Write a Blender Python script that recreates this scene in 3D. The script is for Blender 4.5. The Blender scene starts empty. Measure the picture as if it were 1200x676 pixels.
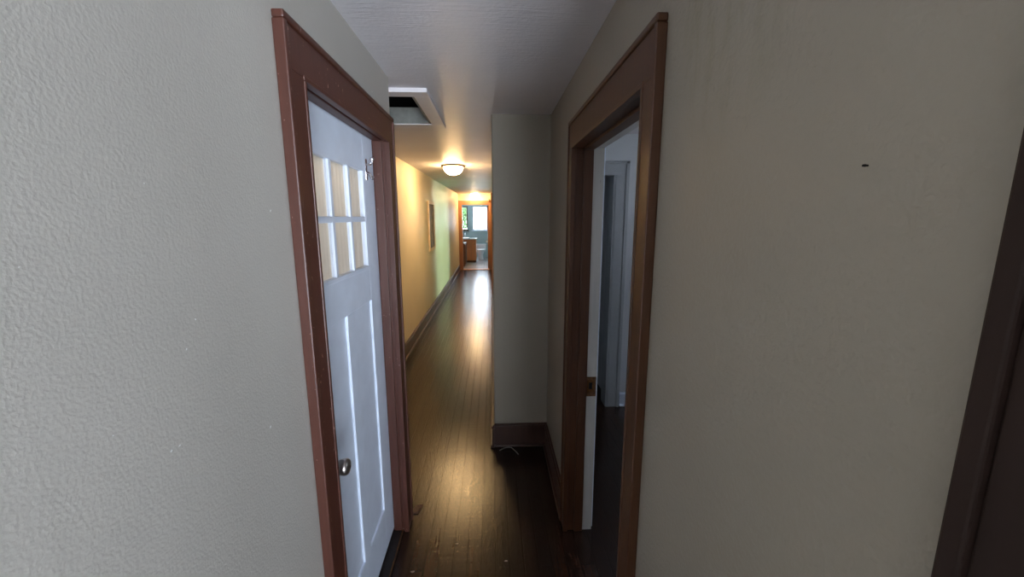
import bpy, bmesh, math, random
from mathutils import Vector, Matrix
random.seed(7)
S = bpy.context.scene
C = S.collection

# ------------------------------------------------------------------ helpers
def srgb(r, g, b):
    f = lambda c: (c / 255 / 12.92) if c / 255 <= 0.04045 else ((c / 255 + 0.055) / 1.055) ** 2.4
    return (f(r), f(g), f(b), 1.0)

def box(bm, x0, x1, y0, y1, z0, z1, bev=0.0, seg=2):
    g = bmesh.ops.create_cube(bm, size=1.0)
    vs = g['verts']
    for v in vs:
        v.co = Vector(((x0 + x1) / 2 + v.co.x * (x1 - x0), (y0 + y1) / 2 + v.co.y * (y1 - y0), (z0 + z1) / 2 + v.co.z * (z1 - z0)))
    if bev > 0:
        es = list({e for v in vs for e in v.link_edges})
        bmesh.ops.bevel(bm, geom=es, offset=bev, segments=seg, profile=0.5, affect='EDGES')
    return bm

def lathe(bm, prof, center, axis='Z', n=40, flip=1, sx=1.0, sy=1.0):
    """prof: (radius, height) pairs, closed at both ends when the radius is 0"""
    rings = []
    for r, h in prof:
        ring = []
        if r < 1e-6:
            ring = [bm.verts.new(put(0, 0, h * flip, center, axis))]
        else:
            for k in range(n):
                a = 2 * math.pi * k / n
                ring.append(bm.verts.new(put(r * math.cos(a) * sx, r * math.sin(a) * sy, h * flip, center, axis)))
        rings.append(ring)
    for A, B in zip(rings, rings[1:]):
        for k in range(n):
            a0, a1 = A[k % len(A)], A[(k + 1) % len(A)]
            b0, b1 = B[k % len(B)], B[(k + 1) % len(B)]
            f = [v for i, v in enumerate((a0, a1, b1, b0)) if v not in (a0, a1, b1, b0)[:i]]
            if len(f) > 2:
                try: bm.faces.new(f)
                except ValueError: pass
    return bm

def put(x, y, h, c, axis):
    if axis == 'Z': return (c[0] + x, c[1] + y, c[2] + h)
    if axis == 'X': return (c[0] + h, c[1] + x, c[2] + y)
    return (c[0] + x, c[1] + h, c[2] + y)

def tube(bm, pts, r, n=8):
    pts = [Vector(p) for p in pts]
    rings = []
    for i, p in enumerate(pts):
        t = (pts[min(i + 1, len(pts) - 1)] - pts[max(i - 1, 0)]).normalized()
        up = Vector((0, 0, 1)) if abs(t.z) < 0.9 else Vector((1, 0, 0))
        a = t.cross(up).normalized(); b = t.cross(a).normalized()
        rings.append([bm.verts.new(p + a * math.cos(2 * math.pi * k / n) * r + b * math.sin(2 * math.pi * k / n) * r) for k in range(n)])
    for A, B in zip(rings, rings[1:]):
        for k in range(n):
            bm.faces.new((A[k], A[(k + 1) % n], B[(k + 1) % n], B[k]))
    bm.faces.new(rings[0]); bm.faces.new(rings[-1])
    return bm

def obj(name, bm, mat, parent=None, smooth=False, **tags):
    bmesh.ops.recalc_face_normals(bm, faces=bm.faces[:])
    me = bpy.data.meshes.new(name)
    off = Vector((0, 0, 0))
    q = parent
    while q is not None:
        off += q.location; q = q.parent
    if parent is not None:
        for v in bm.verts: v.co -= off
    bm.to_mesh(me); bm.free()
    if smooth:
        for p in me.polygons: p.use_smooth = True
        me.set_sharp_from_angle(angle=math.radians(35))
    me.materials.append(mat)
    o = bpy.data.objects.new(name, me); C.objects.link(o)
    if parent is not None: o.parent = parent
    for k, v in tags.items(): o[k] = v
    return o

def empty(name, loc, **tags):
    o = bpy.data.objects.new(name, None); C.objects.link(o)
    o.location = loc; o.empty_display_size = 0.1
    for k, v in tags.items(): o[k] = v
    return o

def B(*boxes, bev=0.0):
    bm = bmesh.new()
    for b in boxes: box(bm, *b, bev=bev)
    return bm

def copy_tree(o, parent=None):
    c = o.copy(); C.objects.link(c)
    if parent is not None: c.parent = parent
    for ch in list(o.children): copy_tree(ch, c)
    return c

# ------------------------------------------------------------------ materials
def new_mat(name):
    m = bpy.data.materials.new(name); m.use_nodes = True
    nt = m.node_tree
    return m, nt, nt.nodes['Principled BSDF'], nt.nodes.new, nt.links.new

def noise(nt, vec, scale, detail=3, rough=0.55):
    n = nt.nodes.new('ShaderNodeTexNoise'); n.inputs['Scale'].default_value = scale
    n.inputs['Detail'].default_value = detail; n.inputs['Roughness'].default_value = rough
    nt.links.new(vec, n.inputs['Vector']); return n.outputs['Fac']

def ramp(nt, fac, p0, p1, c0=(0, 0, 0, 1), c1=(1, 1, 1, 1)):
    r = nt.nodes.new('ShaderNodeValToRGB')
    r.color_ramp.elements[0].position = p0; r.color_ramp.elements[1].position = p1
    r.color_ramp.elements[0].color = c0; r.color_ramp.elements[1].color = c1
    nt.links.new(fac, r.inputs['Fac']); return r.outputs['Color']

def mapping(nt, vec, scale=(1, 1, 1), loc=(0, 0, 0)):
    m = nt.nodes.new('ShaderNodeMapping'); m.inputs['Scale'].default_value = scale; m.inputs['Location'].default_value = loc
    nt.links.new(vec, m.inputs['Vector']); return m.outputs['Vector']

def math_(nt, op, a, b=None):
    n = nt.nodes.new('ShaderNodeMath'); n.operation = op; n.use_clamp = op in ('MULTIPLY', 'ADD') and False
    for i, v in enumerate((a, b)):
        if v is None: continue
        if isinstance(v, (int, float)): n.inputs[i].default_value = v
        else: nt.links.new(v, n.inputs[i])
    return n.outputs[0]

def mix(nt, fac, a, b, mode='MIX'):
    n = nt.nodes.new('ShaderNodeMix'); n.data_type = 'RGBA'; n.blend_type = mode
    for sock, v in ((n.inputs[0], fac), (n.inputs[6], a), (n.inputs[7], b)):
        if isinstance(v, (int, float, tuple)): sock.default_value = v
        else: nt.links.new(v, sock)
    return n.outputs[2]

def bump(nt, bsdf, height, strength, dist):
    b = nt.nodes.new('ShaderNodeBump'); b.inputs['Strength'].default_value = strength; b.inputs['Distance'].default_value = dist
    nt.links.new(height, b.inputs['Height']); nt.links.new(b.outputs['Normal'], bsdf.inputs['Normal']); return b

def pos(nt):
    return nt.nodes.new('ShaderNodeNewGeometry').outputs['Position']

def plain(name, col, rough=0.5, metal=0.0, var=0.08, scale=12, bump_s=0.0, bump_scale=60, spec=0.5):
    m, nt, p, N, L = new_mat(name)
    tc = N('ShaderNodeTexCoord').outputs['Object']
    f = noise(nt, tc, scale)
    dark = tuple(c * (1 - var) for c in col[:3]) + (1,); lite = tuple(min(1, c * (1 + var)) for c in col[:3]) + (1,)
    L(ramp(nt, f, .35, .65, dark, lite), p.inputs['Base Color'])
    p.inputs['Roughness'].default_value = rough; p.inputs['Metallic'].default_value = metal
    p.inputs['Specular IOR Level'].default_value = spec
    if bump_s: bump(nt, p, noise(nt, tc, bump_scale), bump_s, 0.002)
    return m

def wall_mat(name, col, bs=0.5, scale=105, dist=0.0035, rough=0.5, stain=None, chips=0):
    m, nt, p, N, L = new_mat(name)
    P = pos(nt)
    big = noise(nt, P, 1.3, 2)
    c = mix(nt, ramp(nt, big, .3, .7), tuple(x * .94 for x in col[:3]) + (1,), tuple(x * 1.04 for x in col[:3]) + (1,))
    if stain:      # rubbed greenish smudges of a size and place of their own
        (cy, cz), (ry, rz), sc = stain
        sp = N('ShaderNodeSeparateXYZ'); L(P, sp.inputs[0])
        dy = math_(nt, 'DIVIDE', math_(nt, 'SUBTRACT', sp.outputs[1], cy), ry)
        dz = math_(nt, 'DIVIDE', math_(nt, 'SUBTRACT', sp.outputs[2], cz), rz)
        d = math_(nt, 'ADD', math_(nt, 'MULTIPLY', dy, dy), math_(nt, 'MULTIPLY', dz, dz))
        msk = ramp(nt, d, 0.1, 1.0, (1, 1, 1, 1), (0, 0, 0, 1))
        st = noise(nt, mapping(nt, P, (1, 22, 5)), 1.0, 4, .6)
        f = math_(nt, 'MULTIPLY', msk, ramp(nt, st, .45, .75))
        c = mix(nt, math_(nt, 'MULTIPLY', f, .55), c, sc)
    if chips:      # tiny white knocks in the paint
        v = noise(nt, P, 60, 1); v2 = noise(nt, P, 3.1, 1)
        k = math_(nt, 'MULTIPLY', ramp(nt, v, .79, .80), ramp(nt, v2, .5, .6))
        c = mix(nt, k, c, srgb(235, 235, 232))
    L(c, p.inputs['Base Color'])
    p.inputs['Roughness'].default_value = rough
    p.inputs['Specular IOR Level'].default_value = 0.35
    h = math_(nt, 'ADD', noise(nt, P, scale, 2, .5), math_(nt, 'MULTIPLY', noise(nt, P, 34, 2), .5))
    bump(nt, p, h, bs, dist)
    return m

def wood_paint(name, col, chip=srgb(200, 150, 132), rough=0.42, chip_lo=.68, edge=None, var=.12, spec=.5):
    """painted trim: brush streaks along z, chips showing the paint below"""
    m, nt, p, N, L = new_mat(name)
    P = pos(nt)
    st = noise(nt, mapping(nt, P, (60, 60, 4)), 1.0, 3)
    dark = tuple(c * (1 - var) for c in col[:3]) + (1,); lite = tuple(c * (1 + var) for c in col[:3]) + (1,)
    c = ramp(nt, st, .3, .7, dark, lite)
    ch = noise(nt, mapping(nt, P, (90, 90, 45)), 1.0, 3, .65)
    k = ramp(nt, ch, chip_lo, chip_lo + .02)
    k = math_(nt, 'MULTIPLY', k, ramp(nt, noise(nt, P, 4.5, 1), .45, .6))
    if edge:       # wear along one arris
        ax, v, w = edge
        sp = N('ShaderNodeSeparateXYZ'); L(P, sp.inputs[0])
        d = math_(nt, 'ABSOLUTE', math_(nt, 'SUBTRACT', sp.outputs[ax], v))
        e = ramp(nt, math_(nt, 'DIVIDE', d, w), 0.2, 1.0, (1, 1, 1, 1), (0, 0, 0, 1))
        e = math_(nt, 'MULTIPLY', e, ramp(nt, noise(nt, mapping(nt, P, (60, 60, 22)), 1.0, 3, .7), .54, .57))
        k = math_(nt, 'MAXIMUM', k, e)
    L(mix(nt, k, c, chip), p.inputs['Base Color'])
    p.inputs['Roughness'].default_value = rough; p.inputs['Specular IOR Level'].default_value = spec
    bump(nt, p, math_(nt, 'SUBTRACT', math_(nt, 'MULTIPLY', st, .3), k), .35, .0015)
    return m

def floor_mat():
    m, nt, p, N, L = new_mat('worn dark floorboards')
    P = pos(nt)
    sp = N('ShaderNodeSeparateXYZ'); L(P, sp.inputs[0])
    cb = N('ShaderNodeCombineXYZ'); L(sp.outputs[1], cb.inputs[0]); L(sp.outputs[0], cb.inputs[1])
    br = N('ShaderNodeTexBrick'); L(cb.outputs[0], br.inputs['Vector'])
    br.offset = .37; br.offset_frequency = 3; br.inputs['Scale'].default_value = 1
    br.inputs['Brick Width'].default_value = 2.7; br.inputs['Row Height'].default_value = .07
    br.inputs['Mortar Size'].default_value = .0034; br.inputs['Mortar Smooth'].default_value = .25; br.inputs['Bias'].default_value = 0
    br.inputs['Color1'].default_value = srgb(42, 27, 20); br.inputs['Color2'].default_value = srgb(54, 34, 24)
    br.inputs['Mortar'].default_value = srgb(12, 8, 6)
    grain = noise(nt, mapping(nt, P, (140, 5, 1)), 1.0, 4, .6)
    c = mix(nt, .55, br.outputs['Color'], ramp(nt, grain, .25, .75, (.35, .35, .35, 1), (1, 1, 1, 1)), 'MULTIPLY')
    wear = ramp(nt, noise(nt, mapping(nt, P, (3.2, 1.4, 1)), 1.0, 4, .6), .5, .72)
    c = mix(nt, math_(nt, 'MULTIPLY', wear, .25), c, srgb(84, 53, 38))
    speck = ramp(nt, noise(nt, P, 55, 2, .6), .76, .775)
    c = mix(nt, math_(nt, 'MULTIPLY', speck, .5), c, srgb(150, 135, 120))
    L(c, p.inputs['Base Color'])
    scr = noise(nt, mapping(nt, P, (70, 9, 1)), 1.0, 4, .65)
    L(math_(nt, 'ADD', .11, math_(nt, 'MULTIPLY', scr, .2)), p.inputs['Roughness'])
    p.inputs['Specular IOR Level'].default_value = .5
    crack = noise(nt, mapping(nt, P, (48, 34, 1)), 1.0, 5, .72)
    cross = noise(nt, mapping(nt, P, (6, 42, 1)), 1.0, 2, .5)      # cupped, unevenly sanded boards
    h = math_(nt, 'ADD', math_(nt, 'MULTIPLY', br.outputs['Fac'], -1.6), math_(nt, 'MULTIPLY', crack, .75))
    h = math_(nt, 'ADD', h, math_(nt, 'MULTIPLY', cross, .5))
    bump(nt, p, h, .7, .002)
    return m

def ceil_mat():
    m, nt, p, N, L = new_mat('brushed ceiling paint')
    P = pos(nt)
    c = mix(nt, ramp(nt, noise(nt, P, 1.6, 3), .3, .7), srgb(222, 217, 219), srgb(230, 226, 228))
    L(c, p.inputs['Base Color'])
    p.inputs['Roughness'].default_value = .5; p.inputs['Specular IOR Level'].default_value = .35
    h = math_(nt, 'ADD', noise(nt, mapping(nt, P, (10, 120, 1)), 1.0, 3, .6), math_(nt, 'MULTIPLY', noise(nt, P, 60, 2), .5))
    bump(nt, p, h, .6, .004)
    return m

def glass_mat(name, tint=(.95, .97, 1, 1), frost=0.0):
    m, nt, p, N, L = new_mat(name)
    out = nt.nodes['Material Output']
    t = N('ShaderNodeBsdfTransparent'); t.inputs['Color'].default_value = tint
    g = N('ShaderNodeBsdfGlossy'); g.inputs['Roughness'].default_value = .03 + frost
    fr = N('ShaderNodeFresnel'); fr.inputs['IOR'].default_value = 1.45
    mx = N('ShaderNodeMixShader'); L(math_(nt, 'MULTIPLY', fr.outputs[0], math_(nt, 'SUBTRACT', 1.0, N('ShaderNodeNewGeometry').outputs['Backfacing'])), mx.inputs[0]); L(t.outputs[0], mx.inputs[1]); L(g.outputs[0], mx.inputs[2])
    L(mx.outputs[0], out.inputs['Surface']); return m

def lamp_glass():
    m, nt, p, N, L = new_mat('lit alabaster glass')
    p.inputs['Base Color'].default_value = (.9, .8, .65, 1); p.inputs['Roughness'].default_value = .3
    p.inputs['Emission Color'].default_value = LAMP_COL
    p.inputs['Emission Strength'].default_value = LAMP_E
    return m

def tile_mat(name, a, b, grout, size, rough=.25):
    m, nt, p, N, L = new_mat(name)
    br = N('ShaderNodeTexBrick'); P = pos(nt)
    L(P, br.inputs['Vector']); br.offset = 0
    br.inputs['Scale'].default_value = 1; br.inputs['Brick Width'].default_value = size; br.inputs['Row Height'].default_value = size
    br.inputs['Mortar Size'].default_value = .004
    br.inputs['Color1'].default_value = a; br.inputs['Color2'].default_value = b; br.inputs['Mortar'].default_value = grout
    L(br.outputs['Color'], p.inputs['Base Color']); p.inputs['Roughness'].default_value = rough
    bump(nt, p, br.outputs['Fac'], -.3, .002)
    return m

LAMP_COL = (1.0, .65, .30, 1); LAMP_E = 150.0
DAY = (.80, .90, 1.0)

M = {}
M['wall'] = wall_mat('orange peel wall paint', srgb(180, 175, 166), bs=.3, scale=200, dist=.0026, chips=1)
M['wall_shaded'] = wall_mat('hall wall paint darkened for shade', srgb(160, 152, 138), bs=.45, stain=((.72, 2.02), (.2, .24), srgb(126, 122, 84)))  # same paint as the left wall, shade put into its tone; smudges are stains
M['wall_cor'] = wall_mat('cream corridor paint', srgb(206, 196, 172), bs=.3)
M['wall_room'] = wall_mat('pale blue grey room paint', srgb(200, 203, 206), bs=.3)
M['wall_bath'] = wall_mat('grey teal bathroom paint', srgb(172, 192, 192), bs=.15)
M['ceil'] = ceil_mat()
M['floor'] = floor_mat()
M['trimL'] = wood_paint('chipped red brown trim paint', srgb(80, 44, 33), chip=srgb(205, 170, 158), edge=(1, 1.041, .006))
M['trimR'] = wood_paint('dark brown trim paint', srgb(78, 47, 27), chip=srgb(170, 140, 110), chip_lo=.73)
M['trimE'] = wood_paint('orange brown trim paint', srgb(150, 104, 78), chip=srgb(170, 120, 80), chip_lo=.75)
M['trimShade'] = wood_paint('brown trim paint darkened for shade', srgb(46, 33, 28), chip=srgb(90, 70, 60), chip_lo=.75, rough=.6, spec=.25)  # brown casing paint with the shade at this end put into the colour
M['base'] = wood_paint('dark brown skirting paint', srgb(70, 48, 39), chip=srgb(150, 130, 115), chip_lo=.72)
M['white'] = plain('white gloss paint', srgb(228, 237, 252), rough=.35, var=.03, bump_s=.08, bump_scale=40)
M['roomtrim'] = plain('greyish white room trim paint', srgb(168, 172, 176), rough=.4, var=.03)
M['jambw'] = wood_paint('scuffed white jamb paint', srgb(200, 198, 194), chip=srgb(110, 84, 66), chip_lo=.74, var=.05)
M['cloth'] = None
M['nickel'] = plain('aged nickel', srgb(196, 186, 180), rough=.28, metal=1.0, var=.15)
M['bronze'] = plain('brushed bronze', srgb(120, 92, 66), rough=.4, metal=.8)
M['brass'] = plain('worn brass', srgb(122, 84, 48), rough=.45, metal=.7, var=.3, scale=60)
M['rust'] = plain('bare rusty wood', srgb(104, 70, 44), rough=.8, var=.35, scale=80)
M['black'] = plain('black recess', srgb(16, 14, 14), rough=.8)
M['darkgap'] = plain('dark worn threshold', srgb(30, 24, 22), rough=.5)
M['goldframe'] = plain('gilded wood frame', srgb(214, 190, 150), rough=.4, var=.15)
M['print'] = None
M['oak'] = wood_paint('orange oak', srgb(214, 148, 100), chip=srgb(214, 148, 100), rough=.35)
M['walnut'] = wood_paint('dark walnut', srgb(86, 58, 42), chip=srgb(86, 58, 42), rough=.4)
M['porc'] = plain('white porcelain', srgb(228, 230, 232), rough=.12, var=.01)
M['counter'] = plain('white countertop', srgb(232, 232, 230), rough=.2, var=.02)
M['tile'] = tile_mat('pale bathroom tile', srgb(176, 178, 184), srgb(188, 188, 194), srgb(140, 140, 140), .3)
M['glass'] = glass_mat('window glass')
M['pane'] = glass_mat('door pane glass', (.995, .995, .99, 1))
M['leaf'] = plain('green leaves', srgb(46, 76, 26), rough=.5, var=.4, scale=3)
M['bark'] = plain('bark', srgb(80, 64, 50), rough=.9)
M['joist'] = plain('unpainted grey boards', srgb(142, 143, 137), rough=.7, var=.15)
M['lampglass'] = lamp_glass()

def cloth():
    m, nt, p, N, L = new_mat('cream pleated curtain')
    P = pos(nt); f = noise(nt, mapping(nt, P, (1, 55, .6)), 1.0, 2)
    L(ramp(nt, f, .3, .7, srgb(246, 240, 230), srgb(250, 245, 238)), p.inputs['Base Color'])
    p.inputs['Roughness'].default_value = .9
    bump(nt, p, f, .25, .003)
    t = N('ShaderNodeBsdfTranslucent'); t.inputs['Color'].default_value = srgb(250, 245, 238)
    x = N('ShaderNodeMixShader'); x.inputs[0].default_value = .4
    L(p.outputs[0], x.inputs[1]); L(t.outputs[0], x.inputs[2]); L(x.outputs[0], nt.nodes['Material Output'].inputs['Surface'])
    return m
M['cloth'] = cloth()

def printm():
    m, nt, p, N, L = new_mat('faded brown print')
    P = pos(nt); f = noise(nt, mapping(nt, P, (1, 3, 5)), 1.0, 4)
    L(ramp(nt, f, .35, .65, srgb(84, 64, 44), srgb(136, 112, 78)), p.inputs['Base Color'])
    p.inputs['Roughness'].default_value = .65; return m
M['print'] = printm()

# ------------------------------------------------------------------ the setting
XL, XR, XC = -.491, .389, -1.068     # door wall, right wall, corridor's left wall
YS, YE = 2.773, 13.05               # projecting wall, end wall
def CZ(y): return 2.337 if y < 3.2 else 2.337 + .0065 * (y - 3.2)
WT = 2.46
st = dict(kind='structure')

def struct(name, bm, mat, label, cat, parent=None):
    return obj(name, bm, mat, parent, label=label, category=cat, kind='structure')

struct('floor', B((-1.3, 3.5, -3.4, 13.12, -.12, 0)), M['floor'], 'dark worn narrow floorboards running down the hallway', 'floor')
struct('floor_tile', B((-1.9, .6, 13.12, 17.3, -.12, .004)), M['tile'], 'pale tiled floor of the bathroom at the far end', 'floor')

# left wall with the white door in it, ending in a corner where the corridor widens
bm = B((-.62, XL, -3.2, 1.105, 0, WT), (-.62, XL, 1.985, 2.10, 0, WT), (-.62, XL, 1.105, 1.985, 2.055, WT),
       (-1.2, -.62, 1.985, 2.10, 0, WT))
struct('wall_left', bm, M['wall'], 'pale grey textured wall around the white half-glazed door', 'wall')
struct('wall_closet', B((-1.2, -1.1, .9, 1.985, 0, WT), (-1.1, -.62, .9, 1.0, 0, WT)), M['wall_cor'], 'closet wall behind the white half-glazed door', 'wall')
struct('wall_corridor_left', B((-1.2, XC, 2.10, YE, 0, WT)), M['wall_cor'], 'long cream corridor wall with the hanging picture', 'wall')
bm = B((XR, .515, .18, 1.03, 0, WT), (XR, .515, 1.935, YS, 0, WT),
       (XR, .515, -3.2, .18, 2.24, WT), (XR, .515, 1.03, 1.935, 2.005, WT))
struct('wall_right', bm, M['wall_shaded'], 'dim beige wall around the open brown-cased doorway', 'wall')
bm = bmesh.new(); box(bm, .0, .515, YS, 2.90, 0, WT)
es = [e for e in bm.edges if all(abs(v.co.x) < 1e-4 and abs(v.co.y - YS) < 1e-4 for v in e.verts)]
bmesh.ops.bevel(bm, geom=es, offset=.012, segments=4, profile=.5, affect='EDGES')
struct('wall_stub', bm, M['wall_shaded'], 'short dim wall jutting out above the dark baseboard corner', 'wall')
bm = B((.0, .12, 2.90, 8.0, 0, WT), (.0, .12, 9.7, YE, 0, WT), (.0, .12, 8.0, 9.7, 2.05, WT))
struct('wall_corridor_right', bm, M['wall_cor'], 'cream corridor wall seen edge-on beyond the projecting corner', 'wall')
bm = B((-1.2, -.965, YE, 13.17, 0, WT + .04), (-.095, .15, YE, 13.17, 0, WT + .04), (-.965, -.095, YE, 13.17, 2.075, WT + .04))
struct('wall_end', bm, M['wall_cor'], 'brightly lit cream wall around the far bathroom doorway', 'wall')
struct('wall_back', B((-.62, .45, -3.32, -3.2, 0, WT)), M['wall'], 'wall closing the hallway behind the viewer', 'wall')

# side room seen through the brown doorway
bm = B((.515, .56, 3.37, 3.49, 0, WT), (1.01, 3.3, 3.37, 3.49, 0, WT), (.56, 1.01, 3.37, 3.49, 2.015, WT),
       (3.2, 3.32, .75, 1.5, 0, WT), (3.2, 3.32, 2.2, 3.37, 0, WT), (3.2, 3.32, 1.5, 2.2, 0, 1.3), (3.2, 3.32, 1.5, 2.2, 1.75, WT),
       (.515, 3.2, .75, .87, 0, WT), (.515, .56, 2.9, 3.37, 0, WT))
struct('wall_side_room', bm, M['wall_room'], 'pale bluish walls of the room through the brown doorway', 'wall')
bm = B((.44, .56, 3.49, 4.3, 0, WT), (1.06, 1.16, 3.49, 4.3, 0, WT), (.44, 1.16, 4.3, 4.4, 0, WT))
struct('wall_side_closet', bm, M['wall_room'], 'dark closet walls inside the white-cased opening', 'wall')
# front room behind the right-hand edge of the picture
bm = B((3.3, 3.42, -3.2, .75, 0, WT), (1.9, 3.42, -3.32, -3.2, 0, WT),
       (.45, 1.9, -3.32, -3.2, 0, .12), (.45, 1.9, -3.32, -3.2, 2.2, WT))
struct('wall_front_room', bm, M['wall_room'], 'walls of the daylit front room beside the viewer', 'wall')
# room off the corridor with the leafy window
bm = B((.12, 2.2, 7.5, 7.62, 0, WT), (.12, 2.2, 10.2, 10.32, 0, WT), (2.2, 2.32, 7.5, 8.2, 0, WT), (2.2, 2.32, 9.6, 10.32, 0, WT),
       (2.2, 2.32, 8.2, 9.6, 0, .8), (2.2, 2.32, 8.2, 9.6, 2.1, WT))
struct('wall_corridor_room', bm, M['wall_room'], 'walls of the room opening off the corridor', 'wall')
# bathroom
Yb = 17.1
bm = B((-1.9, -1.8, 13.17, Yb, 0, 2.6), (.4, .5, 13.17, Yb, 0, 2.6), (-1.8, -1.2, 13.05, 13.17, 0, 2.6), (.15, .5, 13.05, 13.17, 0, 2.6),
       (-1.9, .5, Yb, Yb + .12, 0, 1.14), (-1.9, .5, Yb, Yb + .12, 2.12, 2.6),
       (-1.9, -1.42, Yb, Yb + .12, 1.14, 2.12), (-1.02, -.82, Yb, Yb + .12, 1.14, 2.12), (-.2, .5, Yb, Yb + .12, 1.14, 2.12))
struct('wall_bathroom', bm, M['wall_bath'], 'grey teal bathroom walls around the bright window', 'wall')

# ceiling, with the hole of the attic hatch
def slab(bm, x0, x1, y0, y1):
    v = []
    for z in (0, .086):
        for x, y in ((x0, y0), (x1, y0), (x1, y1), (x0, y1)):
            v.append(bm.verts.new((x, y, CZ(y) + z)))
    for f in ((0, 1, 2, 3), (4, 5, 6, 7), (0, 1, 5, 4), (1, 2, 6, 5), (2, 3, 7, 6), (3, 0, 4, 7)):
        bm.faces.new([v[i] for i in f])
HX0, HX1, HY0, HY1 = -.95, -.413, 2.335, 3.0
bm = bmesh.new()
slab(bm, -1.3, 3.5, -3.4, HY0); slab(bm, -1.3, HX0, HY0, HY1); slab(bm, HX1, 3.5, HY0, HY1)
slab(bm, -1.3, 3.5, HY1, 3.2); slab(bm, -1.3, 3.5, 3.2, 13.05); 
struct('ceiling', bm, M['ceil'], 'pale brushed ceiling over the hallway with the attic hatch', 'ceiling')
struct('ceiling_bathroom', B((-1.95, .55, 13.05, 17.3, 2.45, 2.6)), M['ceil'], 'bathroom ceiling beyond the far doorway', 'ceiling')

# baseboards: board, moulded cap and shoe
def baseboard(name, mat, label, segs, h=.18):
    """segs: (x0,y0,x1,y1,nx,ny): run along a wall, normal into the room"""
    bm = bmesh.new()
    for x0, y0, x1, y1, nx, ny in segs:
        for t, z0, z1, bev in ((.016, .0, h - .03, .001), (.022, h - .03, h - .012, .004), (.012, h - .012, h, .002), (.03, 0, .02, .006)):
            xa, xb = sorted((x0, x1)) if nx == 0 else sorted((x0, x0 + nx * t))
            ya, yb = sorted((y0, y1)) if ny == 0 else sorted((y0, y0 + ny * t))
            box(bm, xa, xb, ya, yb, z0, z1, bev=bev)
    return obj(name, bm, mat, None, label=label, category='baseboard', kind='structure')
baseboard('baseboard_stub', M['base'], 'dark brown baseboard along the short projecting wall', [(.0, YS, XR, YS, 0, -1)])
baseboard('baseboard_right', M['base'], 'dark brown baseboard between the doorway and the dark corner', [(XR, 1.99, XR, YS - .03, -1, 0)])
baseboard('baseboard_corridor_right', M['base'], 'brown baseboard seen edge-on past the projecting corner', [(0, YS - .03, 0, 7.9, -1, 0), (0, 9.8, 0, 13.03, -1, 0)])
baseboard('baseboard_corridor_left', M['base'], 'brown baseboard along the long cream corridor wall', [(XC, 2.13, XC, 13.02, 1, 0)])
baseboard('baseboard_return', M['base'], 'baseboard around the corner past the white door', [(-1.03, 2.10, -.485, 2.10, 0, 1)])
baseboard('baseboard_left', M['base'], 'brown baseboard along the textured left wall', [(XL, -3.19, XL, 1.01, 1, 0)])
baseboard('baseboard_right_near', M['base'], 'brown baseboard between the two right-hand doorways', [(XR, .285, XR, .94, -1, 0)])
baseboard('baseboard_side_room', M['white'], 'white baseboard in the bluish side room', [(1.125, 3.37, 3.19, 3.37, 0, -1), (.58, 4.3, 1.04, 4.3, 0, -1)], h=.13)

# door casings -----------------------------------------------------------------
def casing(root, plane, nx, y0, y1, w, zt, wh, mat, t=.02, hmat=None, yo=None):
    """flat casing with a raised back band and an inner bead, on a wall facing +-X. y0,y1: opening, zt: opening top"""
    def X(a, b): return sorted((plane + nx * a, plane + nx * b))
    bb = .018
    for side, ya in ((-1, y0), (1, y1)):
        yo_ = ya + side * w
        bm = bmesh.new()
        a, b = sorted((ya + side * .006, yo_ - side * bb)); box(bm, *X(0, t), a, b, 0, zt + .006, bev=.0015)
        a, b = sorted((yo_ - side * bb, yo_)); box(bm, *X(0, t + .006), a, b, 0, zt + wh - bb - .0005, bev=.003)
        a, b = sorted((ya, ya + side * .012)); box(bm, *X(.0005, t + .003), a, b, 0, zt + .001, bev=.0025)
        obj('side_board', bm, mat, root)
    bm = bmesh.new()
    box(bm, *X(0, t), y0 - w + bb, y1 + w - bb, zt + .0065, zt + wh - bb, bev=.0015)
    box(bm, *X(0, t + .006), y0 - w, y1 + w, zt + wh - bb, zt + wh, bev=.004)
    box(bm, *X(.0005, t + .003), y0 - .012, y1 + .012, zt + .0015, zt + .014, bev=.0025)
    obj('head_board', bm, mat, root)

# --- casing of the white door
t1 = empty('trim_1', (XL, 1.54, 0), label='chipped red-brown casing around the white half-glazed door', category='door casing', kind='structure')
casing(t1, XL, 1, 1.125, 1.955, .103, 2.018, .124, M['trimL'], t=.022)
bm = B((-.62, XL + .012, 1.105, 1.125, 0, 2.035), bev=.001); obj('jamb', bm, M['trimL'], t1)
bm = B((-.62, XL + .012, 1.965, 1.985, 0, 2.035), bev=.001); obj('jamb', bm, M['trimL'], t1)
bm = B((-.62, XL + .012, 1.105, 1.985, 2.035, 2.055), bev=.001); obj('head_jamb', bm, M['trimL'], t1)
obj('door_stop', B((XL - .052, XL - .012, 1.953, 1.965, .012, 2.023), (XL - .052, XL - .012, 1.125, 1.137, .012, 2.023), (XL - .052, XL - .012, 1.125, 1.965, 2.023, 2.035), bev=.003), M['trimL'], t1)
th = obj('threshold', B((-.62, -.497, 1.125, 1.965, .0005, .012), bev=.003), M['darkgap'], t1)
obj('metal_strip', B((-.503, -.498, 1.125, 1.962, .010, .0135)), M['brass'], th)

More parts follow.
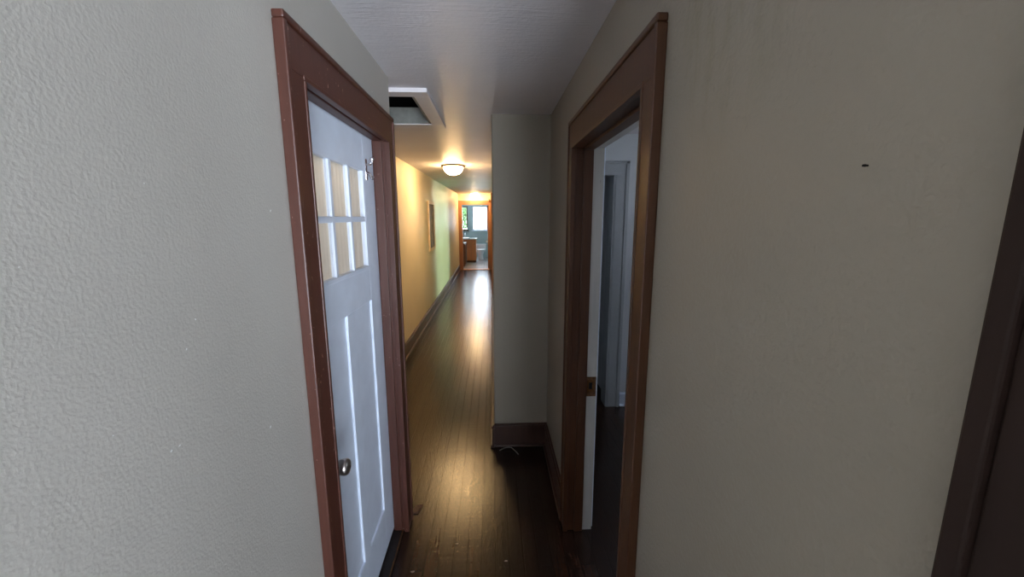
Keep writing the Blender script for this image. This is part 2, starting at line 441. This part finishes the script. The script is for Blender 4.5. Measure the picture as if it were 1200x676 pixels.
# --- the white door
XD = -.547      # front face
d1 = empty('door_1', (XD - .02, 1.545, 0), label='white closed door with six small panes and a round knob', category='door', kind='structure')
Ya, Yb_, Z0, Z1 = 1.128, 1.9615, .028, 2.03
py0, py1, pz0, pz1 = 1.275, 1.80, 1.47, 1.875           # glazed opening
lz0, lz1 = .25, 1.315                                   # lower panels
pan = ((1.275, 1.505), (1.585, 1.815))
T = .04
bm = bmesh.new()
def dbx(y0, y1, z0, z1, x1=XD, x0=XD - T, bev=.0015): box(bm, x0, x1, y0, y1, z0, z1, bev=bev)
dbx(Ya, py0, Z0, Z1); dbx(1.815, Yb_, Z0, Z1)
dbx(py0, 1.815, Z0, lz0); dbx(py0, 1.815, lz1, pz0); dbx(py0, 1.815, pz1, Z1)
dbx(1.505, 1.585, lz0, lz1); dbx(py1, 1.815, pz0, pz1)
obj('leaf', bm, M['white'], d1)
for a, b in pan:
    bm = B((XD - .028, XD - .009, a, b, lz0, lz1)); obj('panel', bm, M['white'], d1)
mw = .022
pw = (py1 - py0 - 2 * mw) / 3
ph = (pz1 - pz0 - mw) / 2
bm = bmesh.new()
for k in (1, 2):
    y = py0 + k * pw + (k - 1) * mw; box(bm, XD - .018, XD - .0005, y, y + mw, pz0, pz1, bev=.002)
box(bm, XD - .018, XD - .001, py0, py1, pz0 + ph, pz0 + ph + mw, bev=.002)
box(bm, XD - .018, XD + .003, py0 - .006, py1 + .006, pz0 - .014, pz0 + .002, bev=.002)
obj('muntin_grid', bm, M['white'], d1)
for r in range(2):
    for k in range(3):
        y = py0 + k * (pw + mw); z = pz0 + r * (ph + mw)
        obj('pane', B((XD - .0125, XD - .0105, y, y + pw, z, z + ph)), M['pane'], d1)
bm = bmesh.new()
N_ = 60
rows = [[bm.verts.new((XD - .0185 + .0012 * math.sin(k * 1.7) + .0008 * math.sin(k * .61), py0 - .01 + (py1 - py0 + .02) * k / N_, z)) for k in range(N_ + 1)] for z in (pz0 - .01, pz1 + .01)]
for k in range(N_): bm.faces.new((rows[0][k], rows[0][k + 1], rows[1][k + 1], rows[1][k]))
ret = bmesh.ops.extrude_face_region(bm, geom=bm.faces[:])
for v in [g for g in ret['geom'] if isinstance(g, bmesh.types.BMVert)]: v.co.x -= .001
obj('curtain', bm, M['cloth'], d1, smooth=True, label='cream pleated curtain behind the panes')
KY, KZ = 1.213, .885
bm = bmesh.new()
lathe(bm, [(0, 0), (.031, 0), (.031, .003), (.026, .007), (.014, .009), (.0125, .022), (.014, .028), (.019, .036), (.0235, .048), (.0262, .058), (.0268, .064), (.0258, .070), (.0225, .0745), (.017, .077), (.009, .0785), (0, .079)], (XD, KY, KZ), 'X', 32)
kn = obj('knob', bm, M['nickel'], d1, smooth=True, label='round aged nickel doorknob')
bm = B((XD + .0775, XD + .0800, KY - .0012, KY + .0012, KZ - .005, KZ + .005)); obj('keyhole', bm, M['black'], kn)
# small hook near the top
HYk, HZk = 1.85, 1.885
bm = B((XD, XD + .003, HYk - .012, HYk + .012, HZk - .045, HZk + .045), bev=.001)
tube(bm, [(XD + .002, HYk, HZk + .02), (XD + .022, HYk, HZk + .022), (XD + .028, HYk, HZk + .03), (XD + .029, HYk, HZk + .042)], .006)
tube(bm, [(XD + .002, HYk, HZk - .012), (XD + .016, HYk, HZk - .02), (XD + .022, HYk, HZk - .034), (XD + .026, HYk, HZk - .04), (XD + .030, HYk, HZk - .03)], .006)
lathe(bm, [(0, -.009), (.009, -.005), (.0105, 0), (.009, .005), (0, .009)], (XD + .029, HYk, HZk + .044), 'Z', 12)
obj('coat_hook', bm, plain('bright chrome', srgb(226, 220, 222), rough=.18, metal=1.0, var=.03), d1, smooth=True, label='small silvery hook')

# --- brown doorway on the right, door taken off
t2 = empty('trim_2', (XR, 1.5, 0), label='dark brown casing of the open doorway on the right', category='door casing', kind='structure')
casing(t2, XR, -1, 1.045, 1.915, .092, 1.99, .13, M['trimR'], t=.02)
obj('jamb', B((XR - .004, .470, 1.925, 1.945, 0, 2.0), bev=.001), M['trimR'], t2)
obj('jamb', B((XR - .004, .470, 1.02, 1.04, 0, 2.0), bev=.001), M['trimR'], t2)
obj('head_jamb', B((XR - .004, .470, 1.03, 1.935, 1.995, 2.015), bev=.001), M['trimR'], t2)
obj('door_stop', B((.425, .470, 1.913, 1.925, 0, 1.985), (.425, .470, 1.04, 1.052, 0, 1.985), (.425, .470, 1.04, 1.925, 1.983, 1.995), bev=.002), M['trimR'], t2)
jr = obj('jamb_rabbet', B((.470, .522, 1.925, 1.945, 0, 2.0), (.470, .522, 1.02, 1.04, 0, 2.0), (.470, .522, 1.03, 1.935, 1.995, 2.015), bev=.001), M['jambw'], t2, label='scuffed white inner half of the door frame')
obj('strike_plate', B((.474, .512, 1.9225, 1.925, .80, .865), bev=.0008), M['brass'], jr, label='rusty brass strike plate')
obj('latch_hole', B((.484, .500, 1.922, 1.9232, .815, .85)), M['black'], jr)
obj('bare_patch', B((.4706, .520, 1.9244, 1.9254, .775, .88)), M['rust'], jr, label='bare brown wood around the strike plate')
bm = bmesh.new()
for a, b in ((1.945, 2.03), (.935, 1.02)): box(bm, .515, .533, a, b, 0, 2.0, bev=.003)
box(bm, .515, .533, .935, 2.03, 2.0, 2.11, bev=.003)
obj('back_casing', bm, M['white'], t2, label='white casing on the room side')

# --- dark casing at the right-hand edge
t3 = empty('trim_3', (XR, .22, 0), label='door casing darkened for shade at the right-hand edge of the photo', category='door casing', kind='structure')
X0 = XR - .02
obj('side_board', B((X0, XR, .172, .257, 0, 2.226), (X0 - .006, XR, .257, .275, 0, 2.3), (X0 - .003, XR - .0005, .16, .172, 0, 2.22), bev=.0025), M['trimShade'], t3)
obj('head_board', B((X0, XR, -3.19, .257, 2.2265, 2.3), (X0 - .006, XR, -3.19, .275, 2.3005, 2.318), bev=.002), M['trimShade'], t3)
obj('jamb', B((XR - .004, .522, .16, .18, 0, 2.24), bev=.001), M['trimShade'], t3)
obj('head_jamb', B((XR - .004, .522, -3.19, .16, 2.22, 2.24), bev=.001), M['trimShade'], t3)

# --- corridor room doorway
t4 = empty('trim_4', (0, 8.85, 0), label='casing of the doorway off the corridor right wall', category='door casing', kind='structure')
casing(t4, 0, -1, 8.02, 9.68, .1, 2.03, .11, M['trimE'], t=.016)
obj('jamb', B((0, .12, 8.0, 8.02, 0, 2.05)), M['trimE'], t4); obj('jamb', B((0, .12, 9.68, 9.7, 0, 2.05)), M['trimE'], t4)
obj('head_jamb', B((0, .12, 8.02, 9.68, 2.03, 2.05)), M['trimE'], t4)

# --- white closet opening in the side room
t5 = empty('trim_5', (.785, 3.37, 0), label='white casing of the dark closet opening in the side room', category='door casing', kind='structure')
obj('side_board', B((1.01, 1.092, 3.35, 3.37, 0, 2.015), (1.092, 1.118, 3.342, 3.37, 0, 2.125), bev=.002), M['roomtrim'], t5)
obj('side_board', B((.535, .565, 3.35, 3.37, 0, 2.015), bev=.002), M['roomtrim'], t5)
obj('head_board', B((.535, 1.092, 3.35, 3.37, 2.015, 2.105), (.535, 1.118, 3.342, 3.37, 2.105, 2.125), bev=.002), M['roomtrim'], t5)
obj('jamb', B((.995, 1.012, 3.355, 3.5, 0, 2.015)), M['roomtrim'], t5)

# --- far bathroom doorway
t6 = empty('trim_6', (-.53, YE, 0), label='orange-brown casing of the far bathroom doorway', category='door casing', kind='structure')
for a, b in ((-1.066, -.955), (-.105, -.002)):
    obj('side_board', B((a, b, YE - .022, YE, 0, 2.065), bev=.003), M['trimE'], t6)
obj('head_board', B((-1.066, -.002, YE - .024, YE, 2.065, 2.195), bev=.004), M['trimE'], t6)
obj('jamb', B((-.965, -.95, YE, 13.18, 0, 2.075)), M['trimE'], t6); obj('jamb', B((-.11, -.095, YE, 13.18, 0, 2.075)), M['trimE'], t6)
obj('head_jamb', B((-.95, -.11, YE, 13.18, 2.06, 2.075)), M['trimE'], t6)
obj('threshold', B((-.95, -.11, 13.04, 13.19, .0045, .02), bev=.004), M['oak'], t6)
# door leaf swung into the bathroom
d2 = empty('door_2', (-.12, 13.2, 0), label='brown bathroom door swung open at the end of the corridor', category='door', kind='structure')
bm = bmesh.new()
x0, x1, ya, yb = -.152, -.115, 13.2, 13.98
box(bm, x0, x1, ya, ya + .11, .02, 2.05, bev=.002); box(bm, x0, x1, yb - .11, yb, .02, 2.05, bev=.002)
for z0, z1 in ((.02, .24), (.92, 1.06), (1.93, 2.05)): box(bm, x0, x1, ya + .11, yb - .11, z0, z1, bev=.002)
box(bm, x0 + .012, x1 - .012, ya + .1, yb - .1, .2, 1.95)
obj('leaf', bm, M['trimE'], d2)
for s in (-1, 1):
    bm = bmesh.new()
    lathe(bm, [(0, 0), (.028, 0), (.026, .006), (.011, .01), (.011, .028), (.027, .04), (.029, .052), (.02, .066), (0, .07)], (x0 if s < 0 else x1, 13.91, .86), 'X', 20, flip=s)
    obj('knob', bm, M['porc'], d2, smooth=True, label='white porcelain knob')

# windows -----------------------------------------------------------------------
def window(name, axis, plane, thick, a0, a1, z0, z1, label, mat=None, mull=True, sill=True):
    """frame, meeting rail, glass; plane = inner face, thick = signed depth outward"""
    mat = mat or M['white']
    def P(u0, u1, d0, d1, za, zb):
        lo, hi = sorted((plane + d0 * thick, plane + d1 * thick))
        return (u0, u1, lo, hi, za, zb) if axis == 'Y' else (lo, hi, u0, u1, za, zb)
    mid = (a0 + a1) / 2
    loc = (mid, plane, z0) if axis == 'Y' else (plane, mid, z0)
    w = empty(name, loc, label=label, category='window', kind='structure')
    f = .045; zm = (z0 + z1) / 2
    parts = [P(a0, a0 + f, .1, .9, z0, z1), P(a1 - f, a1, .1, .9, z0, z1), P(a0 + f, a1 - f, .1, .9, z0, z0 + f), P(a0 + f, a1 - f, .1, .9, z1 - f, z1)]
    if mull: parts.append(P(a0 + f, a1 - f, .3, .7, zm - .02, zm + .02))
    obj('window_frame', B(*parts, bev=.003), mat, w)
    if mull:
        obj('pane', B(P(a0 + f, a1 - f, .48, .52, z0 + f, zm - .02)), M['glass'], w)
        obj('pane', B(P(a0 + f, a1 - f, .48, .52, zm + .02, z1 - f)), M['glass'], w)
    else:
        obj('pane', B(P(a0 + f, a1 - f, .48, .52, z0 + f, z1 - f)), M['glass'], w)
    if sill: obj('window_sill', B(P(a0 - .05, a1 + .05, -.35, .15, z0 - .03, z0), bev=.004), mat, w)
    return w
window('window_1', 'Y', 17.1, .12, -.82, -.2, 1.14, 2.12, 'bright overexposed window above the toilet in the bathroom', mull=False)
window('window_2', 'Y', 17.1, .12, -1.42, -1.02, 1.14, 2.12, 'narrow dark-framed bathroom window showing green leaves', mat=M['walnut'], mull=False)
window('window_3', 'Y', -3.2, -.12, .45, 1.9, .12, 2.2, 'wide tall front room window that lights the hallway')
window('window_4', 'X', 3.2, .12, 1.5, 2.2, 1.3, 1.75, 'small high window of the bluish side room')
window('window_5', 'X', 2.2, .12, 8.2, 9.6, .8, 2.1, 'leafy window of the room off the corridor')

# attic hatch ---------------------------------------------------------------------
zc = 2.337
h = empty('attic_hatch', (-.68, 2.69, zc), label='open attic hatch with a wide white frame in the ceiling', category='attic hatch', kind='structure')
obj('frame_board', B((-1.03, -.33, 2.25, 2.335, zc - .022, zc), bev=.003), M['ceil'], h)
obj('frame_board', B((-1.03, -.33, 3.0, 3.12, zc - .022, zc), bev=.003), M['ceil'], h)
obj('frame_board', B((-.413, -.33, 2.335, 3.0, zc - .022, zc), bev=.003), M['ceil'], h)
obj('frame_board', B((-1.03, -.95, 2.335, 3.0, zc - .022, zc), bev=.003), M['ceil'], h)
bm = B((HX0 + .001, HX1 - .001, HY1 - .016, HY1 - .001, zc - .015, zc + .087), (HX0 + .001, HX1 - .001, HY0 + .001, HY0 + .016, zc - .015, zc + .087),
       (HX0 + .001, HX0 + .016, HY0 + .016, HY1 - .016, zc - .015, zc + .087), (HX1 - .016, HX1 - .001, HY0 + .016, HY1 - .016, zc - .015, zc + .087))
obj('shaft', bm, M['joist'], h, label='bare grey boards lining the hatch')
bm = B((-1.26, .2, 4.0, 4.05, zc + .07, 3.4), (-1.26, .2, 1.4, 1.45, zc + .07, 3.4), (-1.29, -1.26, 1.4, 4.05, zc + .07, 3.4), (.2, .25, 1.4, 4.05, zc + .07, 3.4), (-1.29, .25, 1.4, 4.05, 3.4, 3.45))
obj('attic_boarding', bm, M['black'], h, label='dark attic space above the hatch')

# ceiling lights -------------------------------------------------------------------
def ceiling_light(x, y, label):
    z = CZ(y)
    t = empty('ceiling_light', (x, y, z), label=label, category='ceiling light', group='flush ceiling lights in the corridor')
    bm = bmesh.new()
    lathe(bm, [(0, 0), (.13, 0), (.157, -.006), (.160, -.014), (.154, -.022), (.138, -.027), (.128, -.024), (0, -.02)], (x, y, z), 'Z', 48)
    obj('base_pan', bm, M['bronze'], t, smooth=True)
    bm = bmesh.new()
    prof = [(.127, -.022)] + [(.127 * math.cos(a), -.026 - .098 * math.sin(a)) for a in [i * math.pi / 2 / 12 for i in range(13)]]
    prof[-1] = (0, prof[-1][1])
    lathe(bm, prof, (x, y, z), 'Z', 48)
    obj('glass_shade', bm, M['lampglass'], t, smooth=True)
    bm = bmesh.new()
    lathe(bm, [(0, -.122), (.009, -.124), (.011, -.13), (.007, -.138), (0, -.142)], (x, y, z), 'Z', 16)
    obj('finial', bm, M['bronze'], t, smooth=True)
    return t
ceiling_light(-.506, 5.54, 'glowing glass dome ceiling light nearest the attic hatch')
ceiling_light(-.53, 12.72, 'far glowing ceiling light just before the bathroom doorway')

# picture on the corridor wall --------------------------------------------------------
pic = empty('framed_picture', (XC, 7.15, 1.52), label='tall picture in a pale gilded frame on the corridor wall', category='picture')
y0, y1, z0, z1 = 6.83, 7.5, 1.11, 1.95
bm = B((XC + .002, XC + .03, y0, y0 + .05, z0, z1), (XC + .002, XC + .03, y1 - .05, y1, z0, z1), (XC + .002, XC + .03, y0 + .05, y1 - .05, z0, z0 + .05), (XC + .002, XC + .03, y0 + .05, y1 - .05, z1 - .05, z1), bev=.006)
obj('frame', bm, M['goldframe'], pic)
obj('print', B((XC + .002, XC + .016, y0 + .045, y1 - .045, z0 + .045, z1 - .045)), M['print'], pic)

# small things -------------------------------------------------------------------------
bm = bmesh.new()
lathe(bm, [(0, 0), (.0012, .0004), (.0014, .003), (.001, .0045), (.001, .006), (0, .006)], (XR - .006, .416, 1.732), 'X', 12)
obj('nail_head', bm, M['black'], None, smooth=True, label='small dark nail head in the beige right wall', category='nail')  # plain nail in the wall, no picture belongs to it
bm = bmesh.new()
tube(bm, [(.036 + .135 * k / 14, 2.700 + .022 * math.sin(math.pi * k / 14) - .07 * max(0, k - 9) / 5 * .8, .005 + .010 * math.sin(math.pi * k / 14)) for k in range(15)], .0035, 6)
obj('plastic_strap', bm, plain('grey plastic', srgb(110, 104, 98), rough=.4), None, smooth=True, label='curled pale strap on the dark floor below the projecting wall', category='scrap')
bm = B((-.478, -.435, 2.09, 2.16, .0005, .008), bev=.002)
for v in bm.verts: v.co.x += (v.co.y - 2.12) * .25
obj('wood_chip', bm, plain('splintered brown wood', srgb(96, 66, 52), rough=.6, var=.3, scale=60), None, label='splintered wood chip on the floor by the white door casing', category='wood chip')
sc = plain('pale paint flake', srgb(120, 112, 104), rough=.6)
for k, (x, y, s, a, lab) in enumerate(((-.20, 1.86, .008, .4, 'pale paint flake on the floor in the middle of the hallway'),
                                  (-.40, 1.70, .009, .9, 'pale paint flake on the floor near the white door threshold'),
                                  (.05, 1.74, .007, .2, 'pale paint flake near the shadow edge on the floor'))):
    bm = bmesh.new()
    n = 7
    ring = [(x + s * (1 + .4 * math.sin(3 * i + k)) * math.cos(2 * math.pi * i / n + a), y + .6 * s * (1 + .3 * math.cos(2 * i)) * math.sin(2 * math.pi * i / n + a)) for i in range(n)]
    lo = [bm.verts.new((p[0], p[1], .0004)) for p in ring]; hi = [bm.verts.new((p[0], p[1], .002)) for p in ring]
    bm.faces.new(lo); bm.faces.new(hi)
    for i in range(n): bm.faces.new((lo[i], lo[(i + 1) % n], hi[(i + 1) % n], hi[i]))
    obj('paint_flake', bm, sc, None, label=lab, category='paint flake', group='paint flakes on the hallway floor')
# hook above the far doorway
bm = B((-.10, -.05, 13.012, 13.028, 2.14, 2.22), bev=.003)
tube(bm, [(-.075, 13.02, 2.19), (-.075, 12.95, 2.2), (-.09, 12.88, 2.21), (-.10, 12.86, 2.24)], .012, 8)
obj('door_hook', bm, M['brass'], t6, smooth=True, label='brass hook at the head of the casing')

# bathroom furniture ----------------------------------------------------------------------
van = empty('bathroom_vanity', (-1.0, 15.4, .004), label='orange wooden vanity under a white countertop in the far bathroom', category='vanity')
obj('body', B((-1.5, -.62, 15.2, 15.75, .08, .86), bev=.003), M['oak'], van)
obj('toe_kick', B((-1.49, -.63, 15.26, 15.74, .0045, .08)), M['walnut'], van)
for a, b in ((-1.48, -1.2), (-1.18, -.91), (-.89, -.64)):
    d = obj('door', B((a, b, 15.182, 15.2, .11, .83), (a + .05, b - .05, 15.176, 15.184, .17, .77), bev=.002), M['oak'], van)
    bm = bmesh.new(); lathe(bm, [(0, 0), (.006, 0), (.006, -.012), (.014, -.02), (.012, -.028), (0, -.03)], (b - .03, 15.182, .7), 'Y', 12); obj('knob', bm, M['brass'], d, smooth=True)
obj('countertop', B((-1.52, -.59, 15.16, 15.77, .86, .90), bev=.006), M['counter'], van)
bm = bmesh.new(); lathe(bm, [(0, .004), (.15, .004), (.19, .016), (.205, .02), (.205, .0), (.0, .0)], (-1.05, 15.46, .90), 'Z', 32); obj('sink', bm, M['porc'], van, smooth=True)
bm = bmesh.new(); tube(bm, [(-1.05, 15.7, .90), (-1.05, 15.7, 1.03), (-1.05, 15.66, 1.06), (-1.05, 15.58, 1.05), (-1.05, 15.55, 1.02)], .012); obj('faucet', bm, M['nickel'], van, smooth=True)

cab = empty('storage_cabinet', (-1.2, 14.35, .004), label='low dark brown cabinet left inside the bathroom doorway', category='cabinet')
obj('body', B((-1.55, -.95, 13.95, 14.75, .06, .78), bev=.004), M['walnut'], cab)
obj('base', B((-1.53, -.97, 13.97, 14.73, .0045, .06)), M['walnut'], cab)
for a, b in ((13.97, 14.34), (14.36, 14.73)):
    d = obj('door', B((-.95, -.932, a, b, .09, .75), (-.934, -.926, a + .05, b - .05, .15, .69), bev=.002), M['walnut'], cab)
    bm = bmesh.new(); lathe(bm, [(0, 0), (.006, 0), (.006, .012), (.014, .02), (0, .03)], (-.932, b - .03 if a < 14 else a + .03, .6), 'X', 12); obj('knob', bm, M['brass'], d, smooth=True)
obj('top', B((-1.57, -.93, 13.93, 14.77, .78, .80), bev=.004), M['walnut'], cab)

wc = empty('toilet', (-.48, 16.5, .004), label='white toilet under the bright bathroom window', category='toilet')
obj('tank', B((-.68, -.28, 16.55, 16.78, .28, .56), bev=.025), M['porc'], wc, smooth=True)
obj('tank_lid', B((-.695, -.265, 16.53, 16.79, .56, .60), bev=.012), M['porc'], wc, smooth=True)
bm = bmesh.new()
lathe(bm, [(0, 0), (.115, 0), (.12, .02), (.10, .10), (.105, .20), (.16, .30), (.185, .36), (.185, .385), (.15, .39), (.13, .33), (.06, .25), (0, .24)], (-.48, 16.28, .0045), 'Z', 32, sy=1.35)
obj('bowl', bm, M['porc'], wc, smooth=True)
bm = bmesh.new(); lathe(bm, [(0, 0), (.19, 0), (.195, .008), (.195, .02), (.185, .028), (0, .03)], (-.48, 16.28, .392), 'Z', 32, sy=1.35); obj('lid', bm, M['porc'], wc, smooth=True)
bm = bmesh.new(); tube(bm, [(-.62, 16.55, .52), (-.62, 16.53, .52), (-.56, 16.525, .51)], .008); obj('flush_lever', bm, M['nickel'], wc, smooth=True)

# trees outside
def tree(x, y, zc_, r, n, label):
    t = empty('tree', (x, y, -2.0), label=label, category='tree')
    bm = bmesh.new()
    for k in range(n):
        d = Vector((random.gauss(0, 1), random.gauss(0, 1), random.gauss(0, 1))).normalized() * r * random.random() ** .4
        p = Vector((x, y, zc_)) + Vector((d.x, d.y, d.z * 1.3))
        u = Vector((random.gauss(0, 1), random.gauss(0, 1), random.gauss(0, 1))).normalized()
        w = u.orthogonal().normalized(); s = random.uniform(.04, .08)
        q = [p - u * s, p + w * s * .45, p + u * s, p - w * s * .45]
        bm.faces.new([bm.verts.new(c) for c in q])
    obj('foliage', bm, M['leaf'], t)
    bm = bmesh.new(); tube(bm, [(x, y, -2.0), (x + .05, y, -.5), (x, y + .03, zc_)], .09, 10); obj('trunk', bm, M['bark'], t, smooth=True)
tree(-1.46, 19.2, 1.7, .5, 2600, 'leafy green tree outside the narrow bathroom window')

tree(4.4, 8.9, 1.0, 1.1, 3600, 'leafy green tree outside the window of the corridor room')

# ------------------------------------------------------------------ light
w = bpy.data.worlds.new('World'); S.world = w; w.use_nodes = True
bg = w.node_tree.nodes['Background']
wn, wl = w.node_tree.nodes.new, w.node_tree.links.new
# pale overcast sky above, lower half made brighter to lift the ceiling
wg = wn('ShaderNodeTexCoord'); ws = wn('ShaderNodeSeparateXYZ'); wl(wg.outputs['Generated'], ws.inputs[0])
wr = wn('ShaderNodeMapRange'); wr.inputs[1].default_value = -.25; wr.inputs[2].default_value = .15
wr.inputs[3].default_value = 50.0; wr.inputs[4].default_value = 17.0
wl(ws.outputs[2], wr.inputs[0]); wl(wr.outputs[0], bg.inputs['Strength'])
bg.inputs['Color'].default_value = (.88, .94, 1.0, 1)

def area(name, loc, direction, sx, sy, power, col, portal=False):
    l = bpy.data.lights.new(name, 'AREA'); l.shape = 'RECTANGLE'; l.size = sx; l.size_y = sy; l.energy = power; l.color = col
    o = bpy.data.objects.new(name, l); C.objects.link(o); o.location = loc
    o.rotation_euler = Vector(direction).to_track_quat('-Z', 'Z').to_euler()
    if portal: l.cycles.is_portal = True
    return o
area('daylight_front_window', (1.175, -3.36, 1.16), (0, 1, 0), 1.4, 2.0, 4, (.9, .95, 1.0))
area('front_window_portal', (1.175, -3.34, 1.16), (0, 1, 0), 1.44, 2.06, 1, (1, 1, 1), portal=True)
area('side_window_portal', (3.36, 1.85, 1.525), (-1, 0, 0), .7, .45, 1, (1, 1, 1), portal=True)
area('daylight_leafy_window', (2.36, 8.9, 1.45), (-1, 0, 0), 1.35, 1.25, 72, (.5, 1.0, .36))
area('bathroom_window_portal', (-.51, 17.3, 1.63), (0, -1, 0), .62, .98, 1, (1, 1, 1), portal=True)
area('bathroom_narrow_window_portal', (-1.22, 17.3, 1.63), (0, -1, 0), .4, .98, 1, (1, 1, 1), portal=True)

pl = bpy.data.lights.new('added_closet_fill', 'POINT'); pl.energy = 10; pl.color = (.96, .97, 1); pl.shadow_soft_size = .06  # added light without a fixture, brightens the curtain from behind
po = bpy.data.objects.new('added_closet_fill', pl); C.objects.link(po); po.location = (-.98, 1.5, 2.1)

# ------------------------------------------------------------------ camera
f, yaw, pitch, roll = 473.75, .0478, .1746, -.0017
cy, sy, cp, sp = math.cos(yaw), math.sin(yaw), math.cos(pitch), math.sin(pitch)
fwd = Vector((sy * cp, cy * cp, -sp)); right = Vector((cy, -sy, 0)); up = right.cross(fwd)
r2 = right * math.cos(roll) + up * math.sin(roll); u2 = up * math.cos(roll) - right * math.sin(roll)
cam = bpy.data.cameras.new('Camera'); cam.sensor_width = 36; cam.sensor_fit = 'HORIZONTAL'; cam.lens = f / 1200 * 36; cam.clip_start = .02
co = bpy.data.objects.new('Camera', cam); C.objects.link(co)
co.matrix_world = Matrix(((r2.x, u2.x, -fwd.x, 0), (r2.y, u2.y, -fwd.y, 0), (r2.z, u2.z, -fwd.z, 1.68), (0, 0, 0, 1)))
S.camera = co

S.view_settings.view_transform = 'Standard'; S.view_settings.look = 'None'
S.view_settings.exposure = 0; S.view_settings.gamma = 1; S.view_settings.use_curve_mapping = False
S.cycles.use_denoising = True; S.cycles.max_bounces = 10; S.cycles.diffuse_bounces = 6
S.cycles.sample_clamp_indirect = 6
